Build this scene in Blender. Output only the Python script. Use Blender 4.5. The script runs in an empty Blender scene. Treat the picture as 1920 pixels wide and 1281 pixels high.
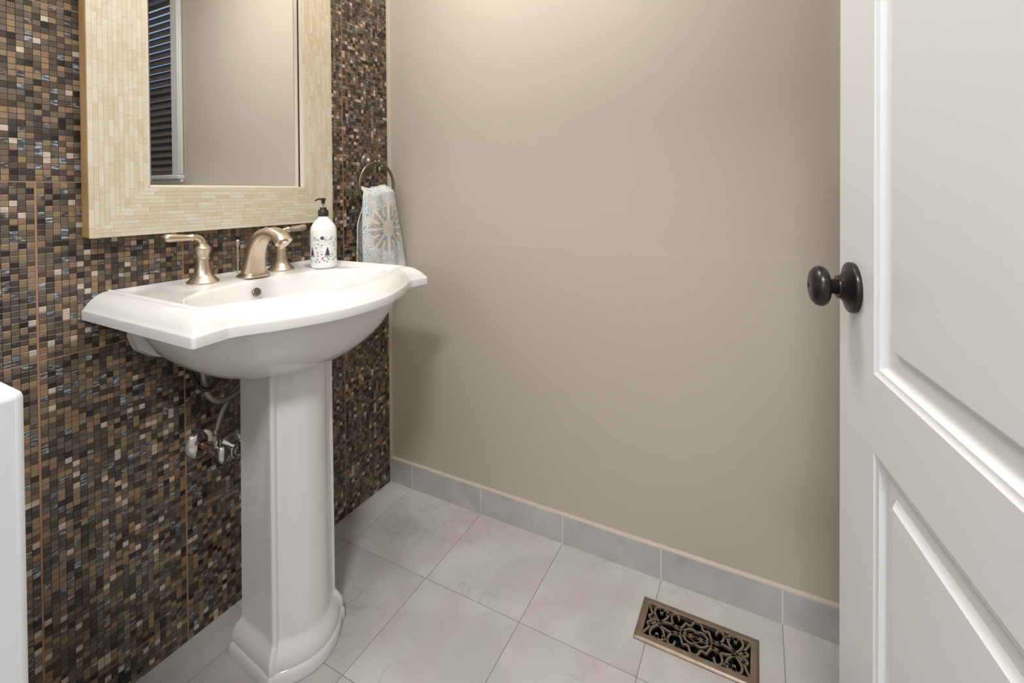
import bpy, bmesh, math, random
from mathutils import Vector, Matrix

# ------------------------------------------------------------------ camera, world, lights, exposure
sc = bpy.context.scene
C = sc.collection
S = 0.305
W_PX, H_PX = 1920.0, 1281.0
F_PX, CX, CY = 873.5, 972.5, 370.4
PITCH, ROLL, YAW = -0.0115, -0.0062, 0.4761
CAM = Vector((-4.4834 * S, -4.1754 * S, 3.6781 * S))

fw = Vector((math.cos(PITCH) * math.cos(YAW), math.cos(PITCH) * math.sin(YAW), math.sin(PITCH)))
rt = fw.cross(Vector((0, 0, 1))).normalized()
up = rt.cross(fw)
rt2 = rt * math.cos(ROLL) + up * math.sin(ROLL)
up2 = -rt * math.sin(ROLL) + up * math.cos(ROLL)
cd = bpy.data.cameras.new('camera')
cam = bpy.data.objects.new('camera', cd)
C.objects.link(cam)
cd.sensor_fit = 'HORIZONTAL'
cd.sensor_width = 36.0
cd.lens = F_PX / W_PX * 36.0
cd.shift_x = (W_PX / 2 - CX) / W_PX
cd.shift_y = (CY - H_PX / 2) / W_PX
cd.clip_start = 0.01
cam.matrix_world = Matrix((
    (rt2.x, up2.x, -fw.x, CAM.x),
    (rt2.y, up2.y, -fw.y, CAM.y),
    (rt2.z, up2.z, -fw.z, CAM.z),
    (0, 0, 0, 1)))
sc.camera = cam

sc.view_settings.view_transform = 'Standard'
sc.view_settings.look = 'None'
sc.view_settings.gamma = 1.0
sc.view_settings.use_curve_mapping = False
sc.view_settings.exposure = -0.32

world = bpy.data.worlds.new('world')
sc.world = world
world.use_nodes = True
world.node_tree.nodes['Background'].inputs[0].default_value = (0.55, 0.72, 1.0, 1)
world.node_tree.nodes['Background'].inputs[1].default_value = 1.0


def area(name, loc, target, size, watts, col, sizey=None, spread=math.pi):
    l = bpy.data.lights.new(name, 'AREA')
    l.energy = watts
    l.color = col
    l.size = size
    if sizey:
        l.shape = 'RECTANGLE'
        l.size_y = sizey
    else:
        l.shape = 'DISK'
    l.spread = spread
    o = bpy.data.objects.new(name, l)
    C.objects.link(o)
    o.location = loc
    d = Vector(target) - Vector(loc)
    o.rotation_euler = d.to_track_quat('-Z', 'Y').to_euler()
    return o


# the ceiling lamp of the hallway behind the doorway, and an unseen lamp added to fill this room
area('hall_lamp_light', (-1.90, -1.30, 2.36), (-1.90, -1.30, 0.0), 0.34, 42, (0.93, 0.967, 1.0))
area('room_fill_light', (-0.60, -0.65, 2.39), (-0.60, -0.65, 0.0), 0.40, 14.5, (1.0, 0.935, 0.85))


# ------------------------------------------------------------------ helpers
def lin(r, g, b):
    def f(c):
        c /= 255.0
        return c / 12.92 if c <= 0.04045 else ((c + 0.055) / 1.055) ** 2.4
    return (f(r), f(g), f(b), 1.0)


def mat(name, col, rough=0.5, metal=0.0, spec=0.5, coat=0.0, bump=None, var=None, emit=None):
    m = bpy.data.materials.new(name)
    m.use_nodes = True
    nt = m.node_tree
    b = nt.nodes['Principled BSDF']
    b.inputs['Base Color'].default_value = col
    b.inputs['Roughness'].default_value = rough
    b.inputs['Metallic'].default_value = metal
    b.inputs['Specular IOR Level'].default_value = spec
    b.inputs['Coat Weight'].default_value = coat
    b.inputs['Coat Roughness'].default_value = 0.05
    if emit:
        b.inputs['Emission Color'].default_value = emit[0]
        b.inputs['Emission Strength'].default_value = emit[1]
    geo = None
    if bump or var:
        geo = nt.nodes.new('ShaderNodeNewGeometry')
    if var:   # (scale, second colour, (stretch))
        mp = nt.nodes.new('ShaderNodeMapping')
        nt.links.new(geo.outputs['Position'], mp.inputs['Vector'])
        mp.inputs['Scale'].default_value = var[2] if len(var) > 2 else (1, 1, 1)
        n = nt.nodes.new('ShaderNodeTexNoise')
        n.inputs['Scale'].default_value = var[0]
        n.inputs['Detail'].default_value = 5
        nt.links.new(mp.outputs[0], n.inputs['Vector'])
        r = nt.nodes.new('ShaderNodeValToRGB')
        lo, hi = (var[3] if len(var) > 3 else (0.35, 0.65))
        r.color_ramp.elements[0].position = lo
        r.color_ramp.elements[1].position = hi
        r.color_ramp.elements[0].color = col
        r.color_ramp.elements[1].color = var[1]
        nt.links.new(n.outputs['Fac'], r.inputs['Fac'])
        nt.links.new(r.outputs['Color'], b.inputs['Base Color'])
    if bump:  # (scale, strength, distance)
        n = nt.nodes.new('ShaderNodeTexNoise')
        n.inputs['Scale'].default_value = bump[0]
        n.inputs['Detail'].default_value = 3
        nt.links.new(geo.outputs['Position'], n.inputs['Vector'])
        bp = nt.nodes.new('ShaderNodeBump')
        bp.inputs['Strength'].default_value = bump[1]
        bp.inputs['Distance'].default_value = bump[2]
        nt.links.new(n.outputs['Fac'], bp.inputs['Height'])
        nt.links.new(bp.outputs['Normal'], b.inputs['Normal'])
    return m


def empty(name, loc=(0, 0, 0), rz=0.0):
    o = bpy.data.objects.new(name, None)
    o.empty_display_size = 0.05
    C.objects.link(o)
    o.location = loc
    o.rotation_euler = (0, 0, rz)
    return o


def tag(o, label=None, cat=None, group=None, kind=None):
    if label:
        o['label'] = label
    if cat:
        o['category'] = cat
    if group:
        o['group'] = group
    if kind:
        o['kind'] = kind
    return o


def link(name, me, material=None, parent=None, loc=None):
    o = bpy.data.objects.new(name, me)
    C.objects.link(o)
    if material is not None:
        me.materials.append(material)
    if parent is not None:
        o.parent = parent
    if loc is not None:
        o.location = loc
    return o


def mesh(name, verts, faces, smooth=None):
    me = bpy.data.meshes.new(name)
    me.from_pydata(verts, [], faces)
    me.update()
    bm = bmesh.new()
    bm.from_mesh(me)
    bmesh.ops.recalc_face_normals(bm, faces=bm.faces)
    bm.to_mesh(me)
    bm.free()
    if smooth is not None:
        for p in me.polygons:
            p.use_smooth = True
        me.set_sharp_from_angle(angle=math.radians(smooth))
    return me


class MB:
    def __init__(self):
        self.v = []
        self.f = []

    def add(self, verts, faces):
        o = len(self.v)
        self.v += [tuple(p) for p in verts]
        self.f += [tuple(i + o for i in f) for f in faces]
        return self

    def box(self, x0, x1, y0, y1, z0, z1):
        return self.add([(x0, y0, z0), (x1, y0, z0), (x1, y1, z0), (x0, y1, z0),
                         (x0, y0, z1), (x1, y0, z1), (x1, y1, z1), (x0, y1, z1)],
                        [(0, 3, 2, 1), (4, 5, 6, 7), (0, 1, 5, 4), (1, 2, 6, 5), (2, 3, 7, 6), (3, 0, 4, 7)])

    def rings(self, rings, cap0=True, cap1=True, closed=True):
        n = len(rings[0])
        vs = [p for r in rings for p in r]
        fs = []
        for k in range(len(rings) - 1):
            for i in range(n if closed else n - 1):
                j = (i + 1) % n
                fs.append((k * n + i, k * n + j, (k + 1) * n + j, (k + 1) * n + i))
        if cap0:
            fs.append(tuple(range(n))[::-1])
        if cap1:
            fs.append(tuple((len(rings) - 1) * n + i for i in range(n)))
        return self.add(vs, fs)

    def lathe(self, prof, seg=32, mtx=None, cap0=True, cap1=True):
        rs = []
        for r, z in prof:
            ring = []
            for i in range(seg):
                a = 2 * math.pi * i / seg
                p = Vector((r * math.cos(a), r * math.sin(a), z))
                ring.append(tuple(mtx @ p) if mtx is not None else tuple(p))
            rs.append(ring)
        return self.rings(rs, cap0, cap1)

    def tube(self, pts, rad, seg=10, upv=(0, 0, 1), flat=1.0, closed=False):
        pts = [Vector(p) for p in pts]
        rs = []
        n = len(pts)
        side = None
        for i, p in enumerate(pts):
            if closed:
                t = (pts[(i + 1) % n] - pts[i - 1]).normalized()
            else:
                t = (pts[min(i + 1, n - 1)] - pts[max(i - 1, 0)]).normalized()
            if side is None:
                u = Vector(upv)
                if abs(u.dot(t)) > 0.95:
                    u = Vector((1, 0, 0))
                side = t.cross(u).normalized()
            else:
                side = (side - t * side.dot(t)).normalized()
            nn = side.cross(t)
            r = rad[i] if isinstance(rad, (list, tuple)) else rad
            rs.append([tuple(p + side * (r * math.cos(2 * math.pi * k / seg)) + nn * (r * flat * math.sin(2 * math.pi * k / seg)))
                       for k in range(seg)])
        if closed:
            rs.append(rs[0])
            return self.rings(rs, False, False)
        return self.rings(rs)

    def build(self, name, material=None, parent=None, smooth=None, loc=None):
        return link(name, mesh(name, self.v, self.f, smooth), material, parent, loc)


def bevel(o, w, seg=2):
    m = o.modifiers.new('bevel', 'BEVEL')
    m.width = w
    m.segments = seg
    m.limit_method = 'ANGLE'
    m.angle_limit = math.radians(35)
    for p in o.data.polygons:
        p.use_smooth = True
    o.data.set_sharp_from_angle(angle=math.radians(50))
    return o


def catmull(pts, n=6, closed=False):
    pts = [Vector(p) for p in pts]
    out = []
    m = len(pts)
    for i in range(m if closed else m - 1):
        p0 = pts[(i - 1) % m] if (closed or i > 0) else pts[0]
        p1 = pts[i]
        p2 = pts[(i + 1) % m]
        p3 = pts[(i + 2) % m] if (closed or i + 2 < m) else pts[m - 1]
        for k in range(n):
            t = k / n
            out.append(0.5 * ((2 * p1) + (p2 - p0) * t + (2 * p0 - 5 * p1 + 4 * p2 - p3) * t * t + (3 * p1 - p0 - 3 * p2 + p3) * t ** 3))
    if not closed:
        out.append(pts[-1])
    return out


def project(p):
    v = Vector(p) - CAM
    d = v.dot(fw)
    if d < 0.02:
        return (-999, -999, d)
    return (CX + F_PX * v.dot(rt2) / d, CY - F_PX * v.dot(up2) / d, d)


def rot_to(axis):
    return Vector((0, 0, 1)).rotation_difference(Vector(axis).normalized()).to_matrix().to_4x4()


# ------------------------------------------------------------------ materials
M = {}
VANITY = 10.0
M['wall'] = mat('warm_taupe_satin_paint', lin(190, 180, 168), 0.42, spec=0.45, bump=(7, 0.10, 0.004))
M['bounce_wall'] = mat('bounce_white_paint', lin(225, 224, 220), 0.6)  # unseen walls made white to bounce extra light into the room
M['ceiling'] = mat('ceiling_paint', lin(238, 236, 230), 0.8)
M['grout_dark'] = mat('dark_mosaic_grout', lin(66, 56, 48), 0.8)
M['grout_tan'] = mat('copper_tan_grout', lin(158, 122, 98), 0.7)
M['grout_floor'] = mat('grey_grout', lin(128, 122, 116), 0.85)
M['caulk'] = mat('cream_caulk', lin(192, 179, 162), 0.6)
M['porcelain'] = mat('white_glazed_porcelain', lin(230, 228, 226), 0.1, spec=0.5, coat=0.3)
M['nickel'] = mat('brushed_nickel', lin(206, 192, 173), 0.36, metal=1.0)
M['chrome'] = mat('polished_chrome', lin(215, 212, 208), 0.1, metal=1.0)
M['brassy'] = mat('dull_brass_pipe', lin(150, 118, 92), 0.4, metal=0.8)
M['hose'] = mat('braided_steel_hose', lin(170, 166, 160), 0.35, metal=0.9, bump=(900, 0.8, 0.001))
M['black_hose'] = mat('black_rubber', lin(38, 38, 36), 0.45)
M['pewter'] = mat('dark_pewter', lin(132, 124, 118), 0.36, metal=1.0)
M['bronze'] = mat('oil_rubbed_bronze', lin(58, 54, 54), 0.3, metal=0.75)
M['register'] = mat('antique_brass_register', lin(150, 134, 118), 0.42, metal=0.7, var=(60, lin(134, 118, 102), (1, 1, 1)))
M['duct'] = mat('dark_duct', lin(22, 24, 26), 0.4, metal=0.3)
M['louver'] = mat('dark_louver', lin(50, 54, 60), 0.3, metal=0.7)
M['door'] = mat('white_semigloss_door_paint', lin(219, 221, 223), 0.35, spec=0.4)
M['screw'] = mat('steel_screw', lin(150, 145, 138), 0.3, metal=1.0)
M['mirror'] = mat('mirror_glass', (0.93, 0.94, 0.94, 1), 0.0, metal=1.0)
M['gap_shade'] = mat('gap_shade_black', lin(20, 18, 16), 0.6)
M['frame_side'] = mat('tan_wood_edge', lin(180, 146, 98), 0.5, var=(30, lin(150, 116, 72), (1, 1, 0.15)))
M['frame_lip'] = mat('cream_frame_lip', lin(208, 198, 178), 0.45)
M['pump'] = mat('black_plastic_pump', lin(38, 34, 33), 0.35)
M['pump_tube'] = mat('clear_pump_tube', lin(150, 140, 128), 0.2)
M['bottle'] = mat('white_glossy_bottle', lin(238, 238, 237), 0.2, coat=0.3)
M['print_navy'] = mat('navy_print', lin(62, 62, 92), 0.5)
M['print_grey'] = mat('grey_print', lin(150, 152, 150), 0.5)
M['print_olive'] = mat('olive_print', lin(140, 136, 112), 0.5)
M['print_red'] = mat('coral_print', lin(214, 136, 116), 0.5)
M['blind'] = mat('dark_brown_blind', lin(104, 92, 82), 0.4)
M['glow'] = mat('lamp_glass', lin(255, 244, 225), 0.4, emit=((1.0, 0.96, 0.90, 1), VANITY))
M['glow_cool'] = mat('lamp_glass_cool', lin(255, 255, 255), 0.4, emit=((0.93, 0.95, 1.0, 1), 6.0))
M['cream'] = []
for i, (c, d) in enumerate([((205, 196, 176), (198, 185, 161)), ((202, 191, 168), (209, 201, 183)), ((197, 184, 159), (204, 193, 170)),
                            ((208, 201, 186), (201, 191, 170)), ((193, 179, 150), (202, 189, 164)), ((204, 192, 171), (194, 180, 154))]):
    M['cream'].append(mat('bone_inlay_%d' % i, lin(*c), 0.42, var=(45, lin(*d), (1, 1, 1)), bump=(55, 0.25, 0.0015)))

# floor and baseboard porcelain: cloudy grey marble with faint pink patches and darker veins


def marble(name, base, pink, vein, scale=1.0):
    m = bpy.data.materials.new(name)
    m.use_nodes = True
    nt = m.node_tree
    b = nt.nodes['Principled BSDF']
    geo = nt.nodes.new('ShaderNodeNewGeometry')
    oi = nt.nodes.new('ShaderNodeObjectInfo')
    ad = nt.nodes.new('ShaderNodeVectorMath')
    ad.operation = 'MULTIPLY_ADD'
    cmb = nt.nodes.new('ShaderNodeCombineXYZ')
    nt.links.new(oi.outputs['Random'], cmb.inputs[0])
    nt.links.new(oi.outputs['Random'], cmb.inputs[1])
    ad.inputs[1].default_value = (7, 11, 0)
    nt.links.new(cmb.outputs[0], ad.inputs[0])
    nt.links.new(geo.outputs['Position'], ad.inputs[2])

    def noise(sc_, det, dist=0.0):
        n = nt.nodes.new('ShaderNodeTexNoise')
        n.inputs['Scale'].default_value = sc_ * scale
        n.inputs['Detail'].default_value = det
        n.inputs['Distortion'].default_value = dist
        nt.links.new(ad.outputs[0], n.inputs['Vector'])
        return n

    def ramp(src, p0, p1, c0, c1):
        r = nt.nodes.new('ShaderNodeValToRGB')
        r.color_ramp.elements[0].position = p0
        r.color_ramp.elements[1].position = p1
        r.color_ramp.elements[0].color = c0
        r.color_ramp.elements[1].color = c1
        nt.links.new(src, r.inputs['Fac'])
        return r

    def mix(a, bb, fac):
        x = nt.nodes.new('ShaderNodeMix')
        x.data_type = 'RGBA'
        nt.links.new(fac, x.inputs[0])
        for idx, s in ((6, a), (7, bb)):
            if isinstance(s, tuple):
                x.inputs[idx].default_value = s
            else:
                nt.links.new(s, x.inputs[idx])
        return x.outputs[2]
    light = tuple(min(1, c * 1.2) for c in base[:3]) + (1,)
    c1 = ramp(noise(6, 6, 0.6).outputs['Fac'], 0.35, 0.65, base, light).outputs['Color']
    pk = ramp(noise(5.5, 4).outputs['Fac'], 0.50, 0.64, (0, 0, 0, 1), (0.7, 0.7, 0.7, 1)).outputs['Color']
    c2 = mix(c1, pink, pk)
    vn = noise(7, 9, 0.5)
    ab = nt.nodes.new('ShaderNodeMath')
    ab.operation = 'SUBTRACT'
    nt.links.new(vn.outputs['Fac'], ab.inputs[0])
    ab.inputs[1].default_value = 0.5
    ab2 = nt.nodes.new('ShaderNodeMath')
    ab2.operation = 'ABSOLUTE'
    nt.links.new(ab.outputs[0], ab2.inputs[0])
    msk = noise(4, 2)
    vm = ramp(ab2.outputs[0], 0.0, 0.022, (0.42, 0.42, 0.42, 1), (0, 0, 0, 1)).outputs['Color']
    mk = ramp(msk.outputs['Fac'], 0.5, 0.62, (0, 0, 0, 1), (1, 1, 1, 1)).outputs['Color']
    mu = nt.nodes.new('ShaderNodeMath')
    mu.operation = 'MULTIPLY'
    nt.links.new(vm, mu.inputs[0])
    nt.links.new(mk, mu.inputs[1])
    c3 = mix(c2, vein, mu.outputs[0])
    nt.links.new(c3, b.inputs['Base Color'])
    b.inputs['Roughness'].default_value = 0.42
    b.inputs['Specular IOR Level'].default_value = 0.4
    return m


M['floor_tile'] = marble('cloudy_grey_floor_tile', lin(182, 180, 176), lin(190, 174, 172), lin(152, 147, 142))
M['base_tile'] = marble('grey_baseboard_tile', lin(178, 177, 175), lin(180, 177, 176), lin(140, 139, 138), 1.5)

# mosaic glass
MOS = []


def mosaic(name, col, wt, streak=None, rough=0.3):
    var = None
    if streak:
        var = (70, lin(*streak), (1.0, 1.0, 3.6), (0.48, 0.60))
    else:
        c2 = tuple(min(255, int(c * 1.16)) for c in col)
        var = (60, lin(*c2), (1, 1, 3))
    MOS.append((mat(name, lin(*col), rough, spec=0.5, var=var), wt))


mosaic('mosaic_black_brown', (38, 30, 26), 7)
mosaic('mosaic_dark_brown', (60, 51, 45), 17)
mosaic('mosaic_umber', (77, 65, 56), 17)
mosaic('mosaic_taupe', (96, 84, 73), 20)
mosaic('mosaic_olive_brown', (90, 79, 65), 7)
mosaic('mosaic_tan', (123, 104, 82), 16)
mosaic('mosaic_gold', (131, 107, 79), 6)
mosaic('mosaic_pale_pink', (172, 157, 144), 6)
mosaic('mosaic_blue_grey_streak', (76, 76, 78), 7, (162, 167, 171))
mosaic('mosaic_smoke_streak', (64, 58, 56), 6, (140, 131, 124))
mosaic('mosaic_copper', (122, 96, 78), 3)

# ------------------------------------------------------------------ room shell
XB = 0.012         # painted wall surface; the baseboard tiles' faces stand at x = 0
YB = -2.40         # wall facing the mosaic
ZC = 2.44
XF = -1.25         # inner face of the doorway wall
HEAD = 2.03
Y_JAMB0, Y_JAMB1 = -0.813, -1.50

# vent hole in the floor
VX0, VX1, VY0, VY1 = -0.2105, -0.0785, -1.274, -0.992      # outer frame
HX0, HX1, HY0, HY1 = VX0 + 0.016, VX1 - 0.016, VY0 + 0.016, VY1 - 0.016


def rect_minus(x0, x1, y0, y1, hx0, hx1, hy0, hy1):
    if hx0 >= x1 or hx1 <= x0 or hy0 >= y1 or hy1 <= y0:
        return [(x0, x1, y0, y1)]
    out = []
    a0, a1 = max(x0, hx0), min(x1, hx1)
    if x0 < a0:
        out.append((x0, a0, y0, y1))
    if a1 < x1:
        out.append((a1, x1, y0, y1))
    if y0 < hy0:
        out.append((a0, a1, y0, hy0))
    if hy1 < y1:
        out.append((a0, a1, hy1, y1))
    return out


floor = empty('floor')
tag(floor, kind='structure')
b = MB()
for r in rect_minus(-1.40, 0.02, YB, 0.004, HX0, HX1, HY0, HY1):
    b.box(*r, -0.03, -0.0015)
b.build('grout_bed', M['grout_floor'], floor)
G = 0.0016
xs = [-0.3015 - S * k for k in range(-1, 5)]
ys = [-0.1074 - S * k for k in range(-1, 9)]
for i in range(len(xs) - 1):
    for j in range(len(ys) - 1):
        x1, x0 = min(xs[i], 0.004), max(xs[i + 1], -1.40)
        y1, y0 = min(ys[j], 0.002), max(ys[j + 1], YB)
        if x1 - x0 < 0.02 or y1 - y0 < 0.02:
            continue
        b = MB()
        for r in rect_minus(x0 + G / 2, x1 - G / 2, y0 + G / 2, y1 - G / 2, HX0, HX1, HY0, HY1):
            b.box(*r, -0.008, 0.0)
        b.build('floor_tile', M['floor_tile'], floor)

# hallway floor
b = MB()
b.box(-3.2, -1.40, -3.0, 1.0, -0.03, 0.0)
tag(b.build('floor_hallway', mat('hall_floor', lin(150, 128, 104), 0.5, var=(5, lin(130, 108, 86), (1, 6, 1)))), kind='structure')

# painted wall with the window opening; a shallow horizontal seam in the paint film at z = 0.943
WY0, WY1, WZ0, WZ1 = -2.24, -1.53, 1.225, 2.26
b = MB()
SEAM = 0.943


def wall_rect(y0, y1, z0, z1):
    b.box(XB, XB + 0.12, y0, y1, z0, z1)


b.box(XB - 0.0024, XB + 0.12, YB, 0.004, -0.03, SEAM)
wall_rect(YB, 0.004, SEAM, WZ0)
wall_rect(WY1, 0.004, WZ0, WZ1)
wall_rect(YB, WY0, WZ0, WZ1)
wall_rect(YB, 0.004, WZ1, ZC)
tag(b.build('wall_right', M['wall']), kind='structure')

# opposite wall, ceiling
b = MB()
b.box(-1.37, 0.13, YB - 0.1, YB, -0.03, ZC)
tag(b.build('wall_back', M['bounce_wall']), kind='structure')
b = MB()
b.box(-3.3, 0.13, -3.1, 1.1, ZC, ZC + 0.05)
tag(b.build('ceiling', M['ceiling']), kind='structure')

# doorway wall
b = MB()
b.box(-1.37, XF, YB, Y_JAMB1, -0.03, ZC)
b.box(-1.37, XF, Y_JAMB1, 0.11, HEAD, ZC)
tag(b.build('wall_front', M['bounce_wall']), kind='structure')
# low white end of the wall at the left edge of the doorway
b = MB()
b.box(-1.37, -1.236, Y_JAMB0, 0.0, 0.0, 0.985)
tag(bevel(b.build('trim_1', M['door']), 0.006, 3), kind='structure')
# hall shell
b = MB()
b.box(-3.3, -3.2, -3.0, 1.0, -0.03, ZC)
b.box(-3.3, -1.37, -3.1, -3.0, -0.03, ZC)
b.box(-3.3, -1.25, 1.0, 1.1, -0.03, ZC)
b.box(-1.37, -1.25, 0.11, 1.0, -0.03, ZC)
tag(b.build('wall_hallway', M['bounce_wall']), kind='structure')

# unseen glowing window added at the hall end as soft fill through the doorway
hwn = empty('fill_window', (-3.2, -0.95, 0.95))
tag(hwn, kind='structure')
b = MB()
b.box(0.002, 0.006, -0.55, 0.55, 0.0, 1.3)
b.build('pane', mat('fill_pane', lin(240, 244, 255), 0.3, emit=((0.94, 0.97, 1.0, 1), 2.5)), hwn)
for y0, y1, z0, z1 in ((-0.62, -0.55, -0.07, 1.37), (0.55, 0.62, -0.07, 1.37), (-0.55, 0.55, -0.07, 0.0), (-0.55, 0.55, 1.3, 1.37), (-0.015, 0.015, 0.0, 1.3), (-0.55, 0.55, 0.635, 0.665)):
    b = MB()
    b.box(0.001, 0.022, y0, y1, z0, z1)
    b.build('fill_window_frame', M['door'], hwn)

# ------------------------------------------------------------------ mosaic wall
wall_left = empty('wall_left')
tag(wall_left, kind='structure')
b = MB()
b.box(-1.37, 0.13, 0.009, 0.11, -0.03, ZC)
b.build('wall_core', M['grout_tan'], wall_left)
VJ = [0.0, -0.217, -0.4695, -0.722, -0.986, -1.236]
HJ = [0.0, 0.0751] + [0.0751 + 0.3578 * k for k in range(1, 7)]
VW, HW = 0.0034, 0.0022
PITCH_X, PITCH_Z = 0.0120, 0.3578 / 30
gx = MB()
for v in VJ[1:-1]:
    gx.box(v - VW / 2, v + VW / 2, 0.0007, 0.009, 0.0, HJ[4] if v == VJ[4] else 2.20)
for h in HJ[1:-1]:
    gx.box(VJ[-1], 0.0, 0.0009, 0.009, h - HW / 2, h + HW / 2)
gx.build('panel_joint', M['grout_tan'], wall_left)
rnd = random.Random(7)
weights = [w for _, w in MOS]
tiles = []
for i in range(len(VJ) - 1):
    xa, xb = VJ[i + 1] + VW / 2, VJ[i] - (VW / 2 if i else 0.0)
    ncol = max(1, round((xb - xa) / PITCH_X))
    px = (xb - xa) / ncol
    for k in range(len(HJ) - 1):
        za, zb = HJ[k] + (HW / 2 if k else 0.0), HJ[k + 1] - HW / 2
        xa, xb = VJ[i + 1] + VW / 2, VJ[i] - (VW / 2 if i else 0.0)
        if k >= 4 and i == 3:      # above, the panels of the last two columns run into each other
            xa = VJ[4]
        if k >= 4 and i == 4:
            xb = VJ[4]
        px = (xb - xa) / ncol
        nrow = max(1, round((zb - za) / PITCH_Z))
        pz = (zb - za) / nrow
        pb = MB()
        pb.box(xa, xb, 0.0012, 0.009, za, zb)
        pb.build('tile_panel', M['grout_dark'], wall_left)
        for c in range(ncol):
            for r in range(nrow):
                m = rnd.choices(range(len(MOS)), weights)[0]
                tiles.append((xa + px * (c + 0.5), za + pz * (r + 0.5), px * 0.5 - 0.00042, pz * 0.5 - 0.00042, m))
# the largest ones in view become single pieces
scored = []
for idx, (x, z, hx, hz, m) in enumerate(tiles):
    u, v, d = project((x, 0, z))
    free = (x < -0.945) or (x < -0.76 and z < 0.68)
    if 52 < u < 1920 and 6 < v < 1275 and free:
        scored.append((d, idx))
scored.sort()
single = set(i for _, i in scored[:300])


def tess(hx, hz):
    i = 0.0005
    vs = [(-hx, 0.0012, -hz), (hx, 0.0012, -hz), (hx, 0.0012, hz), (-hx, 0.0012, hz),
          (-hx, 0.0004, -hz), (hx, 0.0004, -hz), (hx, 0.0004, hz), (-hx, 0.0004, hz),
          (-hx + i, 0.0, -hz + i), (hx - i, 0.0, -hz + i), (hx - i, 0.0, hz - i), (-hx + i, 0.0, hz - i)]
    fs = []
    for k in (0, 4):
        for a in range(4):
            c = (a + 1) % 4
            fs.append((k + a, k + c, k + 4 + c, k + 4 + a))
    fs.append((8, 9, 10, 11))
    return vs, fs


cache = {}
vv, ff, mi = [], [], []
for idx, (x, z, hx, hz, m) in enumerate(tiles):
    if idx in single:
        key = (round(hx, 5), round(hz, 5), m)
        if key not in cache:
            vs, fs = tess(hx, hz)
            me = mesh('mosaic_tile', vs, fs)
            me.materials.append(MOS[m][0])
            cache[key] = me
        o = bpy.data.objects.new('mosaic_tile', cache[key])
        C.objects.link(o)
        o.parent = wall_left
        o.location = (x, 0, z)
        o.rotation_euler = (rnd.gauss(0, 0.012), 0, rnd.gauss(0, 0.012))
        continue
    vs, fs = tess(hx, hz)
    o = len(vv)
    ta, tb = rnd.gauss(0, 0.012), rnd.gauss(0, 0.012)
    vv += [(p[0] + x, p[1] + ta * p[0] + tb * p[2], p[2] + z) for p in vs]
    ff += [tuple(q + o for q in f) for f in fs]
    mi += [m] * len(fs)
me = bpy.data.meshes.new('mosaic_tiles')
me.from_pydata(vv, [], ff)
for m_, _ in MOS:
    me.materials.append(m_)
me.polygons.foreach_set('material_index', mi)
me.update()
o = link('mosaic_tiles', me, None, wall_left)
tag(o, kind='stuff')

# pale caulk line in the corner of the two walls
b = MB()
b.add([(-0.0025, -0.0006, 0.0), (XB + 0.002, -0.0006, 0.0), (XB + 0.002, -0.0045, 0.0), (XB - 0.0010, -0.0045, 0.0), (XB - 0.003, -0.0022, 0.0),
       (-0.0025, -0.0006, 2.3), (XB + 0.002, -0.0006, 2.3), (XB + 0.002, -0.0045, 2.3), (XB - 0.0010, -0.0045, 2.3), (XB - 0.003, -0.0022, 2.3)],
      [(0, 4, 3, 2, 1), (5, 6, 7, 8, 9), (0, 1, 6, 5), (1, 2, 7, 6), (2, 3, 8, 7), (3, 4, 9, 8), (4, 0, 5, 9)])
tag(b.build('trim_2', M['caulk'], None, 40), kind='structure')

# ------------------------------------------------------------------ baseboard
base = empty('baseboard_right')
tag(base, kind='structure')
BH = 0.0911
edges = [-0.004] + [-0.1074 - S * k for k in range(0, 8)]
for i in range(len(edges) - 1):
    b = MB()
    b.box(0.0, XB - 0.0002, max(edges[i + 1], YB) + 0.0011, edges[i] - 0.0011, 0.0006, BH)
    bevel(b.build('baseboard_tile', M['base_tile'], base), 0.0008, 1)
b = MB()
b.box(0.0004, XB - 0.0002, YB, -0.004, 0.0, BH - 0.001)
b.build('joint_grout', mat('pale_joint_grout', lin(222, 218, 210), 0.7), base)
b = MB()
ring = [(0.0006, BH - 0.0005), (0.0006, BH + 0.0012), (0.006, BH + 0.0032), (0.0095, BH + 0.0062), (XB - 0.0002, BH + 0.0125), (XB - 0.0002, BH - 0.0005)]
b.rings([[(x, y, z) for x, z in ring] for y in (-0.004, YB)])
b.build('top_caulk', M['caulk'], base, 60)

# ------------------------------------------------------------------ window (seen in the mirror)
win = empty('window_1', (XB, (WY0 + WY1) / 2, WZ0))
tag(win, kind='structure')


def wbox(name, m, x0, x1, y0, y1, z0, z1, bv=0.0):
    b = MB()
    oy, oz = (WY0 + WY1) / 2, WZ0
    b.box(x0 - XB, x1 - XB, y0 - oy, y1 - oy, z0 - oz, z1 - oz)
    o = b.build(name, m, win)
    if bv:
        bevel(o, bv, 2)
    return o


CW = 0.078
for y0, y1 in ((WY1 - 0.004, WY1 + CW), (WY0 - CW, WY0 + 0.004)):
    wbox('casing', M['door'], XB - 0.018, XB - 0.0012, y0, y1, WZ0, WZ1 + 0.1, 0.004)
    ym = (y0 + y1) / 2
    wbox('casing_bead', M['door'], XB - 0.026, XB - 0.017, ym + (0.02 if y1 > WY1 else -0.04), ym + (0.04 if y1 > WY1 else -0.02), WZ0, WZ1 + 0.1, 0.004)
wbox('head_casing', M['door'], XB - 0.018, XB - 0.0012, WY0, WY1, WZ1, WZ1 + 0.1, 0.004)
wbox('sill', M['door'], XB - 0.034, XB + 0.1, WY0 - CW, WY1 + CW, WZ0 - 0.024, WZ0, 0.006)
wbox('apron', M['door'], XB - 0.016, XB - 0.0012, WY0 - CW, WY1 + CW, WZ0 - 0.10, WZ0 - 0.024, 0.004)
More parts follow.
